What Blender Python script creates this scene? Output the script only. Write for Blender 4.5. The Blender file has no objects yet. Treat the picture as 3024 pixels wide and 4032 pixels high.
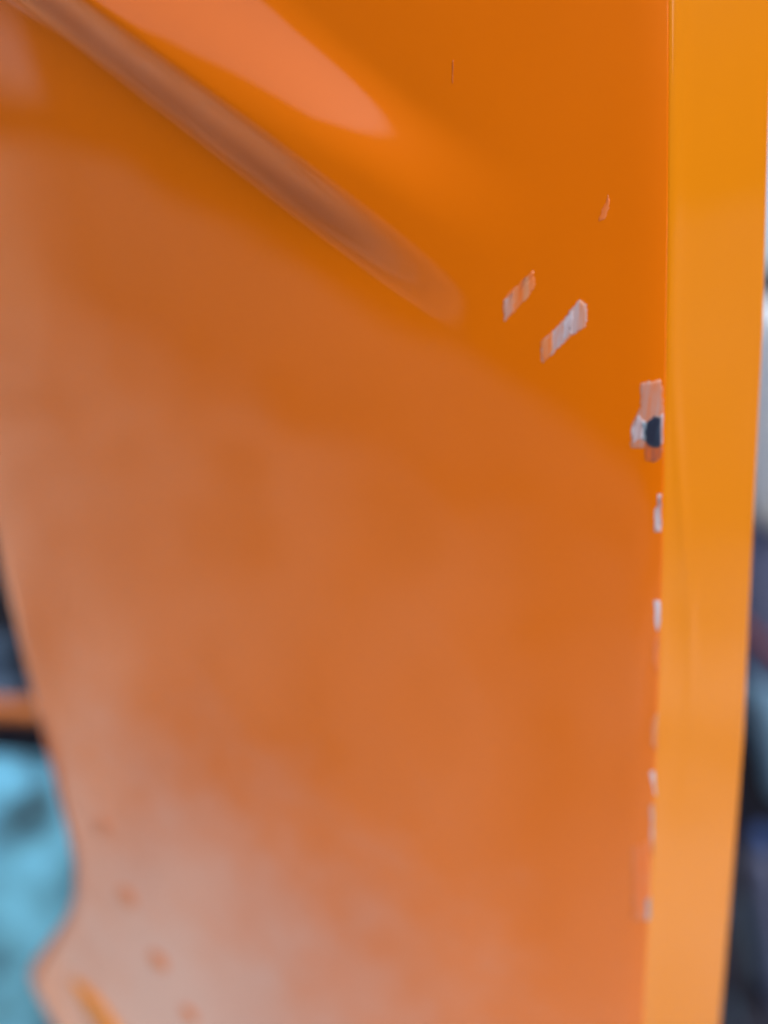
import bpy, bmesh, math, random
from mathutils import Vector, noise
from math import radians as R
C = bpy.context.scene

# ------------------------------------------------------------------ camera
cam = bpy.data.cameras.new('camera'); cam_o = bpy.data.objects.new('camera', cam)
C.collection.objects.link(cam_o); C.camera = cam_o
CZ = 1.0; PITCH = 14.0
cam_o.location = (0, 0, CZ); cam_o.rotation_euler = (R(90-PITCH), 0, 0)
cam.sensor_fit = 'VERTICAL'; cam.sensor_height = 36; cam.sensor_width = 27; cam.lens = 26
cam.clip_start = .01; cam.clip_end = 500
cam.dof.use_dof = True; cam.dof.focus_distance = .228; cam.dof.aperture_fstop = 1.8

# ------------------------------------------------------------------ light
SUN_EL, SUN_AZ = 52.0, 135.0            # azimuth measured from +Y towards +X
w = bpy.data.worlds.new('World'); C.world = w; w.use_nodes = True
nt = w.node_tree; bg = nt.nodes['Background']
sky = nt.nodes.new('ShaderNodeTexSky'); sky.sky_type = 'NISHITA'; sky.sun_disc = False
sky.sun_elevation = R(SUN_EL); sky.sun_rotation = R(SUN_AZ); sky.dust_density = 4.0; sky.air_density = .8; sky.ozone_density = .6
nt.links.new(sky.outputs[0], bg.inputs[0]); bg.inputs[1].default_value = .105
sl = bpy.data.lights.new('sun', 'SUN'); so = bpy.data.objects.new('sun', sl); C.collection.objects.link(so)
sl.energy = .85; sl.angle = R(25); sl.color = (1, .93, .82)
sd = Vector((math.sin(R(SUN_AZ))*math.cos(R(SUN_EL)), math.cos(R(SUN_AZ))*math.cos(R(SUN_EL)), math.sin(R(SUN_EL))))
so.rotation_euler = sd.to_track_quat('Z', 'Y').to_euler()
C.view_settings.view_transform = 'Standard'; C.view_settings.look = 'None'
C.view_settings.exposure = 1.25; C.view_settings.gamma = 1

# ------------------------------------------------------------------ helpers
def mat(name, col, rough=.5, coat=0., var=0., vscale=20., bump=0., bscale=200., metallic=0., coat_ior=1.5, coat_rough=.03):
    m = bpy.data.materials.new(name); m.use_nodes = True
    t = m.node_tree; b = t.nodes['Principled BSDF']
    b.inputs['Roughness'].default_value = rough; b.inputs['Metallic'].default_value = metallic
    b.inputs['Coat Weight'].default_value = coat; b.inputs['Coat Roughness'].default_value = coat_rough
    b.inputs['Coat IOR'].default_value = coat_ior
    g = t.nodes.new('ShaderNodeNewGeometry')
    n = t.nodes.new('ShaderNodeTexNoise'); n.inputs['Scale'].default_value = vscale; n.inputs['Detail'].default_value = 5
    t.links.new(g.outputs['Position'], n.inputs['Vector'])
    r = t.nodes.new('ShaderNodeValToRGB'); t.links.new(n.outputs['Fac'], r.inputs[0])
    r.color_ramp.elements[0].position = .32; r.color_ramp.elements[1].position = .68
    r.color_ramp.elements[0].color = (*[c*(1-var) for c in col], 1)
    r.color_ramp.elements[1].color = (*[min(1, c*(1+var)) for c in col], 1)
    t.links.new(r.outputs[0], b.inputs['Base Color'])
    if bump:
        n2 = t.nodes.new('ShaderNodeTexNoise'); n2.inputs['Scale'].default_value = bscale; n2.inputs['Detail'].default_value = 3
        t.links.new(g.outputs['Position'], n2.inputs['Vector'])
        bp = t.nodes.new('ShaderNodeBump'); bp.inputs['Strength'].default_value = bump; bp.inputs['Distance'].default_value = .002
        t.links.new(n2.outputs['Fac'], bp.inputs['Height']); t.links.new(bp.outputs[0], b.inputs['Normal'])
    return m

def mesh_obj(name, verts, faces, m, parent=None, smooth=True):
    me = bpy.data.meshes.new(name); me.from_pydata([tuple(v) for v in verts], [], faces); me.update()
    me.materials.append(m)
    o = bpy.data.objects.new(name, me); C.collection.objects.link(o)
    if smooth: me.polygons.foreach_set('use_smooth', [True]*len(me.polygons))
    if parent: o.parent = parent
    return o

def tag(o, label, cat, group=None):
    o['label'] = label; o['category'] = cat
    if group: o['group'] = group

TH = 18/26
cp, sp = math.cos(R(PITCH)), math.sin(R(PITCH))
def ray(x, y):
    s = (x-1512)/2016*TH; t = (2016-y)/2016*TH
    return Vector((s, cp+t*sp, -sp+t*cp))
def at(x, y, Y):
    d = ray(x, y); k = Y/d.y
    return Vector((d.x*k, Y, CZ+d.z*k))
def hit(x, y, g):
    Y = .26
    for _ in range(60):
        p = at(x, y, Y); Y = .5*Y+.5*g(p.x, p.z)
    return at(x, y, Y)
def sstep(a, b, x):
    t = max(0, min(1, (x-a)/(b-a))); return t*t*(3-2*t)

# ------------------------------------------------------------------ the orange panel
def interp(pts, z):
    """pts: list of (z, value), ascending z"""
    if z <= pts[0][0]: 
        a, b = pts[0], pts[1]
        return a[1]+(z-a[0])*(b[1]-a[1])/(b[0]-a[0])*.0
    for a, b in zip(pts, pts[1:]):
        if z <= b[0]: return a[1]+(z-a[0])/(b[0]-a[0])*(b[1]-a[1])
    a, b = pts[-2], pts[-1]
    return b[1]+(z-b[0])*(b[1]-a[1])/(b[0]-a[0])
FT, FB = at(2640, 0, .25), at(2535, 4032, .25)        # the folded edge, top and bottom of what is seen
FP = sorted([(p.z, p.x) for p in [at(x, y, .25) for x, y in [(2646,-300),(2640,0),(2633,900),(2622,1600),(2610,2200),(2592,2800),(2572,3300),(2535,4032),(2515,4400)]]])
def foldX(z): return interp(FP, z)
def twist(u, d): return -.45*u*(d if d > 0 else -.10*(1-math.exp(d/.10)))
def g0(X, Z):
    u = max(0, foldX(Z)-X)
    return .25+.16*u+.75*u*u+twist(u, Z-.93)
G = {k: hit(*k, g0) for k in [(200,0),(1680,1130),(700,0),(1540,560),(285,3850),(460,4080)]}
def seg(p, a, b):
    ax, az, bx, bz = a.x, a.z, b.x, b.z
    dx, dz = bx-ax, bz-az; L = math.hypot(dx, dz)
    t = ((p[0]-ax)*dx+(p[1]-az)*dz)/L/L
    s = ((p[0]-ax)*-dz+(p[1]-az)*dx)/L
    return t, s, L
# left outline of the sheet, from pixels of the photograph to points of the sheet
left_px = [(-560,0),(-330,900),(-70,1900),(0,2235),(95,2620),(190,2990),(265,3290),(290,3420),(288,3530),(255,3620),(190,3710),(130,3790),(112,3835),(120,3880),(160,3960),(205,4040),(330,4300)]
LP = sorted([(hit(x, y, g0).z, hit(x, y, g0).x) for x, y in left_px])
def roll(d, a, w):             # an edge that rolls back over its last w metres
    return 0 if d > w else a*((w-d)/w)**3
def gS(X, Z):
    Y = g0(X, Z)
    # swage pressed into the sheet: a step facing down along its lower left side, a soft shoulder facing up on the other
    t, s, L = seg((X, Z), G[(200,0)], G[(1680,1130)])
    t2, s2, L = seg((X, Z), G[(700,0)], G[(1540,560)])
    f = 1-sstep(.62, 1.16, t)
    w2 = .0148+.0085*max(0, 1-t2)
    if f > 0:
        Y -= .0064*(1+.18*max(0, 1-t2))*f*sstep(-.0080, .0080, s)*(1-sstep(-w2, w2, s2))
    # slight waviness and dents of thin sheet
    Y += .0009*noise.noise(Vector((X*9, Z*6, 3.1)))+.00022*noise.noise(Vector((X*38, Z*22, 7.7)))
    # lower corner ridge
    t, s, L = seg((X, Z), G[(285,3850)], G[(460,4080)])
    if -.4 < t: 
        Y -= .0022*math.exp(-(s/.0035)**2)*sstep(-.25, .4, t)
    # rolled left edge
    d = X-interp(LP, Z)
    Y += roll(max(0, d), .0010, .012)
    # rounded over into the fold
    Y += roll(max(0, foldX(Z)-X), .0008, .013)
    return Y

def sheen_shade_tint(m, P):
    # pale ground reflection painted into the base colour round the lower corner, ragged edge
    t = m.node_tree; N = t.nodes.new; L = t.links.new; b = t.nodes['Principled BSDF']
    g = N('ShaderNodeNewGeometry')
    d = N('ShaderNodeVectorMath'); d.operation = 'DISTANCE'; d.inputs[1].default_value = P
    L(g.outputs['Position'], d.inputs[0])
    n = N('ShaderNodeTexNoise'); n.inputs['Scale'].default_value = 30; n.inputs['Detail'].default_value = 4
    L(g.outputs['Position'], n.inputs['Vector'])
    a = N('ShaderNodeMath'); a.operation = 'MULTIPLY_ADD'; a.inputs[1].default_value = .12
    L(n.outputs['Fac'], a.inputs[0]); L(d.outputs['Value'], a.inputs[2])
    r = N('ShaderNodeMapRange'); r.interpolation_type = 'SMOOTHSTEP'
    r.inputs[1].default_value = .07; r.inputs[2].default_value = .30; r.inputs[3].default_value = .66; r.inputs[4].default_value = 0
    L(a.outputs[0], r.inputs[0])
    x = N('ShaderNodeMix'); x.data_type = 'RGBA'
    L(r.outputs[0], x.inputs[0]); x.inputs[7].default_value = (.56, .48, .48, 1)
    src = b.inputs['Base Color'].links[0].from_socket
    # shade of the pressed crease painted red-brown into the colour, coat thinned there
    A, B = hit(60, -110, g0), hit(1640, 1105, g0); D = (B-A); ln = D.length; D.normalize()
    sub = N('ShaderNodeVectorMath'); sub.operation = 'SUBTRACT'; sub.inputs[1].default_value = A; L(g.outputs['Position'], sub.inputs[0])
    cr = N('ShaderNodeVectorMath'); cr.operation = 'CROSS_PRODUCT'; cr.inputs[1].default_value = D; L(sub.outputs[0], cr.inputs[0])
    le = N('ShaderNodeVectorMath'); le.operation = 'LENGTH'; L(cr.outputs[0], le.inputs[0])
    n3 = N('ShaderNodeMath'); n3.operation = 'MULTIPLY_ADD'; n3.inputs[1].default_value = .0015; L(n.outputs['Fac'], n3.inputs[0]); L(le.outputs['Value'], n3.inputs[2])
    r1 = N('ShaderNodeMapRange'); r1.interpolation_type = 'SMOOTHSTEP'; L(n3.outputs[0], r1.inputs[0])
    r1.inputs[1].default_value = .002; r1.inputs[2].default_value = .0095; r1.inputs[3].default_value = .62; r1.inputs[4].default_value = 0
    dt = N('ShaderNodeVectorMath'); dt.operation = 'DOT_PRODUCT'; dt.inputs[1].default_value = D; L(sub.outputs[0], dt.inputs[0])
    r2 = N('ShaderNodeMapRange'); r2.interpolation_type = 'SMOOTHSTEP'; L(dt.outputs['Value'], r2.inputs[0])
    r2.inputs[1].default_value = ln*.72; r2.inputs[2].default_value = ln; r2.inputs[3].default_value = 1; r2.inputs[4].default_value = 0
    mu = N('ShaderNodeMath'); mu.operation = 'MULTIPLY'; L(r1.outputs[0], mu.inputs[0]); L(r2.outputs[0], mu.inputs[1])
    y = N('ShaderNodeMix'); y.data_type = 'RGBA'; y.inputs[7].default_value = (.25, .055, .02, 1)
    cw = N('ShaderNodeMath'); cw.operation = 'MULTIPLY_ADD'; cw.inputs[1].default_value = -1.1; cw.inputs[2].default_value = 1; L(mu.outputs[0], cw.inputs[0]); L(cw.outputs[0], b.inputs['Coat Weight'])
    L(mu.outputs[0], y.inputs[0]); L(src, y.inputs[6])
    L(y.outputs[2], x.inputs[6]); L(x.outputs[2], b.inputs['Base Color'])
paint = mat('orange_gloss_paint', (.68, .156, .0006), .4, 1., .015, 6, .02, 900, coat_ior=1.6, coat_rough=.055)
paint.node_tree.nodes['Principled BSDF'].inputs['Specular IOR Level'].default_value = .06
sheen_shade_tint(paint, hit(760, 4080, g0))
paint_edge = mat('orange_edge_paint', (.61, .205, .003), .32, 1., .02, 8, .02, 900, coat_ior=1.45, coat_rough=.06)
paint_edge.node_tree.nodes['Principled BSDF'].inputs['Specular IOR Level'].default_value = .06
back = mat('dull_orange_back', (.45, .09, .01), .6)

root = bpy.data.objects.new('vehicle_panel', None); root.location = (0, .25, 0); C.collection.objects.link(root)
tag(root, 'glossy orange painted sheet metal panel with chipped folded edge', 'vehicle panel')
def child(name, verts, faces, m, smooth=True, th=None):
    vs = [Vector(v)-root.location for v in verts]
    o = mesh_obj(name, vs, faces, m, root, smooth)
    if th:
        md = o.modifiers.new('thickness', 'SOLIDIFY'); md.thickness = th; md.offset = -1
    return o
def grid(nu, nv, fn):
    vs = [fn(i/nu, j/nv) for j in range(nv+1) for i in range(nu+1)]
    W = nu+1
    fs = [(j*W+i, j*W+i+1, (j+1)*W+i+1, (j+1)*W+i) for j in range(nv) for i in range(nu)]
    return vs, fs
ZB, ZT = .42, 1.22
def skin(u, v):
    z = ZB+(ZT-ZB)*v
    xl, xr = interp(LP, z), foldX(z)
    a = u*u*(3-2*u)*.35+u*.65
    x = xl+(xr-xl)*a
    return Vector((x, gS(x, z), z))
vs, fs = grid(330, 520, skin)
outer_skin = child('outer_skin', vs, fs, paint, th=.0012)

# the folded edge strip to the right: faces right, towards the sun
ST = .43                                    # how fast it recedes
def gE(X, Z): 
    u = X-foldX(Z)
    return .25+.0008+ST*u
edge_px = [(3060,0),(3034,900),(3022,1300),(2986,2000),(2964,2450),(2945,2900),(2905,3400),(2850,4032),(2830,4250)]
EP = sorted([(hit(x, y, gE).z, hit(x, y, gE).x) for x, y in edge_px])
def strip(u, v):
    z = ZB+(ZT-ZB)*v
    xl, xr = foldX(z)-.0009, interp(EP, z)
    a = u*u*(3-2*u)*.6+u*.4
    x = xl+(xr-xl)*a
    Y = gE(x, z)
    d0 = (x-xl); d1 = (xr-x)
    Y += -.0012*math.exp(-(d0/.0030))+.0022*math.exp(-(d0/.0007))
    Y -= .0006*math.exp(-((d0-.004-.012*sstep(1.0,.86,z))/.0026)**2)*sstep(.80, .95, z)
    Y += roll(max(0, d1), .0035, .0030)
    Y += .0006*noise.noise(Vector((x*14, z*7, 9.3)))
    return Vector((x, Y+.0008, z))
vs, fs = grid(90, 420, strip)
edge_strip = child('folded_edge', vs, fs, paint_edge, th=.0012)

# ------------------------------------------------------------------ chips: bare spots, each a thin flake-shaped scab on the surface
def chip_mat(name, a, b, bias=.5, rough=.4):
    # bare spots scraped in one direction: streaks of primer and what is left of the paint
    m = mat(name, a, rough, .4); t = m.node_tree; N = t.nodes.new; L = t.links.new; p = t.nodes['Principled BSDF']
    g = N('ShaderNodeNewGeometry'); mp = N('ShaderNodeVectorMath'); mp.operation = 'MULTIPLY'; mp.inputs[1].default_value = (700, 60, 75)
    L(g.outputs['Position'], mp.inputs[0])
    n = N('ShaderNodeTexNoise'); n.inputs['Scale'].default_value = 1; n.inputs['Detail'].default_value = 3; L(mp.outputs[0], n.inputs['Vector'])
    r = N('ShaderNodeValToRGB'); r.color_ramp.elements[0].position = bias-.12; r.color_ramp.elements[1].position = bias+.12
    r.color_ramp.elements[0].color = (*b, 1); r.color_ramp.elements[1].color = (*a, 1)
    L(n.outputs['Fac'], r.inputs[0]); L(r.outputs[0], p.inputs['Base Color'])
    return m
primer = chip_mat('grey_primer', (.46, .36, .40), (.58, .24, .13), .47)
primer_faint = chip_mat('thin_scuffed_paint', (.60, .27, .14), (.68, .17, .03), .5)
primer_ghost = chip_mat('barely_scuffed_paint', (.68, .20, .06), (.72, .155, .01), .5)
primer_pale = chip_mat('pale_bare_metal', (.56, .55, .66), (.40, .29, .32), .47)
steel_dark = chip_mat('dark_bare_steel', (.012, .018, .045), (.03, .06, .11), .42)
rust = chip_mat('dark_red_undercoat', (.28, .08, .05), (.55, .12, .02), .5)
blue_steel = chip_mat('blue_grey_steel', (.16, .28, .40), (.34, .34, .40), .45)
def chip(name, px, m, lift=.00012, label=None, rough=3.5, parent=None, seed=0):
    rnd = random.Random(seed+len(px)*7+int(px[0][0]))
    pts = []
    n = len(px)
    for i in range(n):                               # ragged outline
        a, b = px[i], px[(i+1) % n]
        k = max(1, int(math.dist(a, b)/9))
        for q in range(k):
            f = q/k
            pts.append((a[0]+(b[0]-a[0])*f+rnd.uniform(-1, 1)*rough, a[1]+(b[1]-a[1])*f+rnd.uniform(-1, 1)*rough))
    W = [hit(x, y, gS) for x, y in pts]
    cx = sum((p.x for p in W))/len(W); cz = sum((p.z for p in W))/len(W)
    rings = [(1.0, -.0002), (.97, lift*.75), (.86, lift), (.5, lift)]
    verts = []; faces = []
    for sc, l in rings:
        for p in W:
            x = cx+(p.x-cx)*sc; z = cz+(p.z-cz)*sc
            verts.append(Vector((x, gS(x, z)-l, z)))
    N = len(W)
    for r in range(len(rings)-1):
        for i in range(N):
            j = (i+1) % N
            faces.append((r*N+i, r*N+j, (r+1)*N+j, (r+1)*N+i))
    verts.append(Vector((cx, gS(cx, cz)-lift, cz)))
    for i in range(N): faces.append(((len(rings)-1)*N+i, (len(rings)-1)*N+(i+1) % N, len(verts)-1))
    if parent is not None:
        vs = [v-root.location for v in verts]; o = mesh_obj(name, vs, faces, m, parent)
    else: o = child(name, verts, faces, m)
    if label: o['label'] = label
    return o
c1 = chip('paint_chip', [(1982,1180),(2030,1130),(2100,1062),(2108,1120),(2085,1165),(2030,1222),(1985,1270)], primer_faint, label='faint pinkish chip above the long grey one')
chip('bare_patch', [(1984,1186),(2022,1144),(2024,1222),(1984,1266)], primer, .00018, parent=c1)
c2 = chip('paint_chip', [(2130,1345),(2190,1290),(2280,1180),(2312,1195),(2310,1285),(2250,1320),(2190,1380),(2132,1432)], primer, label='long slanting grey chip')
chip('bare_patch', [(2216,1270),(2256,1222),(2252,1310),(2218,1340)], primer_pale, .00018, parent=c2)
chip('bare_patch', [(2131,1348),(2176,1306),(2178,1385),(2135,1428)], primer_faint, .00018, parent=c2)
chip('paint_chip', [(2375,810),(2398,765),(2398,820),(2378,868),(2355,870)], primer_ghost, label='faintest small chip high on the panel')
c3 = chip('paint_chip', [(2520,1505),(2600,1492),(2612,1520),(2608,1780),(2592,1765),(2484,1766),(2486,1680),(2510,1630),(2520,1600)], chip_mat('stained_primer', (.44, .27, .25), (.56, .19, .09), .5), .00012, label='large chip at the folded edge with dark bare steel')
chip('rust_spot', [(2534,1745),(2606,1740),(2603,1800),(2580,1822),(2542,1812)], rust, .00018, parent=c3)
chip('bare_patch', [(2486,1690),(2512,1632),(2548,1665),(2545,1725),(2488,1742)], primer_pale, .00018, parent=c3)
chip('bare_patch', [(2530,1660),(2552,1668),(2552,1740),(2532,1735)], blue_steel, .00026, parent=c3)
chip('dark_hole', [(2540,1672),(2552,1655),(2574,1636),(2602,1640),(2601,1758),(2575,1766),(2548,1756),(2537,1730)], steel_dark, .00034, parent=c3)
chip('bare_patch', [(2598,1635),(2612,1625),(2608,1745),(2600,1755)], primer_pale, .0004, parent=c3, rough=1)
for px, m in [([(2590,1945),(2604,1945),(2604,2060),(2602,2095),(2575,2095),(2578,2000),(2588,1992)], primer_pale),
              ([(2576,2362),(2600,2365),(2600,2460),(2586,2495),(2578,2455)], primer_pale),
              ([(2570,2520),(2594,2500),(2590,2660),(2572,2600)], primer_ghost),
              ([(2564,2835),(2590,2800),(2586,2960),(2566,2930)], primer_faint),
              ([(2558,3040),(2576,3035),(2584,3130),(2576,3125)], primer_pale),
              ([(2560,3170),(2574,3160),(2572,3380),(2562,3300)], primer),
              ([(2490,3330),(2560,3300),(2558,3460),(2556,3620),(2492,3630)], primer_ghost),
              ([(2542,3540),(2560,3530),(2560,3610),(2544,3630)], blue_steel)]:
    chip('paint_chip', px, m, rough=2)

chip('lip_edge', [(280,3850),(330,3875),(400,3950),(500,4090),(420,4100),(345,3990)], paint_edge, .0022, rough=1, label='bright orange lip at the bottom corner')
chip('scratch', [(1781,235),(1786,235),(1784,330),(1780,330)], mat('worn_scratch', (.54, .12, .005), .5), .00012, rough=1)
# round orange spots of the lower corner, built as low domes
rm = mat('spot_orange_paint', (.56, .17, .06), .4, 1., .02, 6, coat_ior=1.35)
for (x, y, r) in [(402,3256,.0062), (497,3532,.0072), (622,3785,.0070), (742,3995,.0060)]:
    c = hit(x, y, gS); N = 20
    verts = []; faces = []
    prof = [(1.0, -.00018), (.93, .0002), (.75, .0008), (.45, .0011), (.15, .0012)]
    for rr, h in prof:
        for i in range(N):
            a = 2*math.pi*i/N; X = c.x+r*rr*math.cos(a); Z = c.z+r*rr*math.sin(a)
            verts.append(Vector((X, gS(X, Z)-h, Z)))
    for k in range(len(prof)-1):
        for i in range(N):
            j = (i+1) % N; faces.append((k*N+i, k*N+j, (k+1)*N+j, (k+1)*N+i))
    verts.append(Vector((c.x, gS(c.x, c.z)-.0012, c.z)))
    for i in range(N): faces.append(((len(prof)-1)*N+i, (len(prof)-1)*N+(i+1) % N, len(verts)-1))
    child('spot_dome', verts, faces, rm)

# ------------------------------------------------------------------ setting
def slab(name, x0, x1, y0, y1, z0, z1, m):
    v = [(x, y, z) for x in (x0, x1) for y in (y0, y1) for z in (z0, z1)]
    f = [(0,1,3,2),(4,6,7,5),(0,4,5,1),(2,3,7,6),(0,2,6,4),(1,5,7,3)]
    return mesh_obj(name, v, f, m, smooth=False)
conc = mat('pale_concrete', (.58, .53, .46), .85, 0, .5, 1.4, .5, 60)
gv, gf = grid(60, 60, lambda u, v: Vector((-60+120*u, -60+120*v, 0)))
ground = mesh_obj('ground', gv, gf, conc); ground['kind'] = 'structure'
dark = mat('added_wall_dark', (.018, .016, .014), .8, 0, .4, 1.2, .3, 30)
added_wall = slab('added_wall', -9, 9, -3.7, -3.4, 0, 3.1, dark); added_wall['kind'] = 'structure'  # unseen, added so the upper panel reflects something dark
wall2 = slab('added_low_wall', -8.6, -8.3, -3.39, 4, 0, 1.75, dark); wall2['kind'] = 'structure'  # added out of view for the dark band reflected at upper left
pale = mat('added_wall_pale', (.80, .73, .62), .85, 0, .12, 1.5)
path = [(-8.1, 4, 1.35), (-8.1, -3.15, 1.3), (-3, -3.15, .82), (0, -3.15, .27), (.9, -3.15, .03)]
off = [(-.15, 0), (-.15, -.15), (0, -.15), (0, -.15), (0, -.15)]
rv = []
for (x, y, h), (dx, dy) in zip(path, off): rv += [(x, y, 0), (x, y, h), (x+dx, y+dy, h), (x+dx, y+dy, 0)]
rf = [(4*i+a, 4*i+4+a, 4*i+4+b, 4*i+b) for i in range(4) for a, b in ((0, 1), (1, 2), (2, 3))]+[(0, 1, 2, 3), (16, 19, 18, 17)]
rw = mesh_obj('added_sloping_wall', rv, rf, pale, smooth=False); rw['kind'] = 'structure'  # unseen pale wall, top edge sloped to set the panel's reflection boundary
wall3 = slab('added_side_wall', 5.0, 5.3, -3.4, 2.5, 0, 3.6, dark); wall3['kind'] = 'structure'  # unseen, put here so the folded strip reflects dark at its top
wall4 = slab('added_pale_wall', 4.5, 4.95, -3.3, 2.5, 0, 1.9, conc); wall4['kind'] = 'structure'  # pale block added out of view to lighten the strip's reflection lower down

# ------------------------------------------------------------------ what stands behind the panel
navy = mat('dark_navy_cloth', (.004, .006, .018), .7, 0, .6, 9, .4, 120)
def cloth(u, v):
    x = -1.5+3.2*u; k = v*1.8; z = max(0, k-.72)+.012
    return Vector((x, 1.25-max(0, .72-k)+.06*noise.noise(Vector((x*3, z*3, 1)))+.05*math.sin(x*14+2*noise.noise(Vector((x, z*2, 5)))), z))
vs, fs = grid(120, 40, cloth)
tarp = mesh_obj('dark_backdrop', vs, fs, navy);  # backdrop added to keep the view past the panel dark
md = tarp.modifiers.new('t', 'SOLIDIFY'); md.thickness = .004
tag(tarp, 'dark navy backdrop sheet added far behind the orange panel', 'sheet')

def blob(name, pix, Y, depth, m, label, cat, bumps=.004, n=26):
    """a cushion-like solid whose outline passes through the given points at distance Y"""
    W = [at(x, y, Y) for x, y in pix]
    pts = []
    for i in range(len(W)):                          # smooth closed outline
        p0, p1, p2, p3 = W[i-1], W[i], W[(i+1) % len(W)], W[(i+2) % len(W)]
        for q in range(5):
            t = q/5
            pts.append(.5*((2*p1)+(p2-p0)*t+(2*p0-5*p1+4*p2-p3)*t*t+(3*p1-p0-3*p2+p3)*t**3))
    c = sum(pts, Vector())/len(pts); N = len(pts)
    verts = []; faces = []
    for r in range(-n+1, n):
        a = r/n*math.pi/2; sc = math.cos(a); yy = math.sin(a)*depth
        for p in pts:
            q = c+(p-c)*sc; q.y += yy
            nn = noise.noise(q*(.9/ (bumps*12)))*bumps+noise.noise(q*70)*bumps*.4
            q += (q-c).normalized()*nn
            verts.append(q)
    K = 2*n-1
    for r in range(K-1):
        for i in range(N):
            j = (i+1) % N; faces.append((r*N+i, (r+1)*N+i, (r+1)*N+j, r*N+j))
    a = len(verts); verts.append(c-Vector((0, depth, 0))); b = len(verts); verts.append(c+Vector((0, depth, 0)))
    for i in range(N):
        j = (i+1) % N; faces.append((a, i, j)); faces.append((b, (K-1)*N+j, (K-1)*N+i))
    o = mesh_obj(name, verts, faces, m); tag(o, label, cat); return o
def bar(name, a, b, r, m, label, cat, flat=1.0):
    a, b = Vector(a), Vector(b); d = (b-a); q = d.to_track_quat('Z', 'Y'); N = 16
    verts = []; faces = []
    st = [(-.0, .6), (.01, .9), (.03, 1), (.97, 1), (.99, .9), (1, .6)]
    for t, s in st:
        for i in range(N):
            an = 2*math.pi*i/N
            verts.append(a+d*t+q@Vector((math.cos(an)*r*s, math.sin(an)*r*s*flat, 0)))
    for k in range(len(st)-1):
        for i in range(N):
            j = (i+1) % N; faces.append((k*N+i, k*N+j, (k+1)*N+j, (k+1)*N+i))
    faces.append(tuple(range(N))[::-1]); faces.append(tuple(range((len(st)-1)*N, len(st)*N)))
    o = mesh_obj(name, verts, faces, m); tag(o, label, cat); return o

cyan = mat('cyan_fabric', (.10, .34, .50), .85, 0, .75, 22, .6, 160)
blob('cyan_cushion', [(-900,2990),(-300,3000),(60,3015),(230,3060),(420,3300),(480,3700),(420,4200),(200,4600),(-700,4600)], .66, .09, cyan,
     'mottled cyan fabric bundle low beyond the left edge', 'cushion', .006)
brown = mat('orange_brown_paint', (.42, .13, .03), .5)
bar('orange_rail', at(-700,2755,.8), at(420,2815,.8), .0125, brown, 'dull orange rail crossing behind the left edge above the cyan bundle', 'rail')
bl = mat('mid_blue_cloth', (.02, .05, .10), .7, 0, .4, 30)
blob('blue_rag', [(-160,2690),(-40,2640),(70,2690),(90,2740),(20,2765),(-120,2765)], .84, .03, bl, 'small slate blue rag resting on the orange rail', 'rag')
blob('blue_glove', [(-120,2560),(-40,2500),(25,2540),(30,2600),(-30,2625),(-110,2620)], 1.0, .03, bl, 'small blue glove in the dark above the orange rail', 'glove')

white = mat('white_plastic', (.80, .90, .97), .4, .3, .03, 5)
slate = mat('slate_blue_plastic', (.10, .13, .25), .5, .2, .15, 8)
pale_blue = mat('pale_blue_plastic', (.12, .26, .42), .4, .3, .1, 8)
redm = mat('dark_red_rubber', (.16, .03, .025), .5)
teal = mat('dark_teal_plastic', (.03, .07, .12), .5)
blue = mat('strong_blue_plastic', (.02, .07, .25), .4, .3)
Y = .95
blob('white_canister', [(2950,1250),(3100,1180),(3500,1200),(3500,2010),(3200,2080),(3000,2060),(2940,1900)], Y, .06, white, 'bright white canister beyond the right edge, topmost thing there', 'canister', .001)
blob('slate_box', [(2900,2080),(3150,2075),(3500,2080),(3500,2760),(3000,2740),(2900,2560)], Y+.05, .05, slate, 'slate blue box just below the white canister', 'box', .001)
bar('red_hose', at(2900,2440,.86), at(3200,2720,.86), .006, redm, 'dark red hose slanting in front of the slate blue box', 'hose')
blob('pale_blue_board', [(2920,2640),(3040,2700),(3300,2720),(3300,3100),(3060,3150),(3000,2960)], .88, .02, pale_blue, 'pale blue board below the red hose', 'board', .001)
blob('blue_ball', [(2962,3290),(2995,3255),(3040,3290),(3045,3340),(3010,3370),(2975,3340)], .85, .012, blue, 'small strong blue ball in the dark beyond the right edge', 'ball', .0005)
bar('slate_pipe', at(3000,3370,.9), at(3085,4150,.9), .0145, slate, 'slate grey pipe leaning below the blue ball', 'pipe')
bar('teal_pipe', at(2905,3540,.82), at(2990,3860,.82), .006, teal, 'thin dark teal rod nearest the right edge of the panel', 'rod')
bar('teal_pipe', at(2868,3940,.82), at(2920,4200,.82), .006, teal, 'short dark teal rod at the very bottom beside the panel', 'rod')
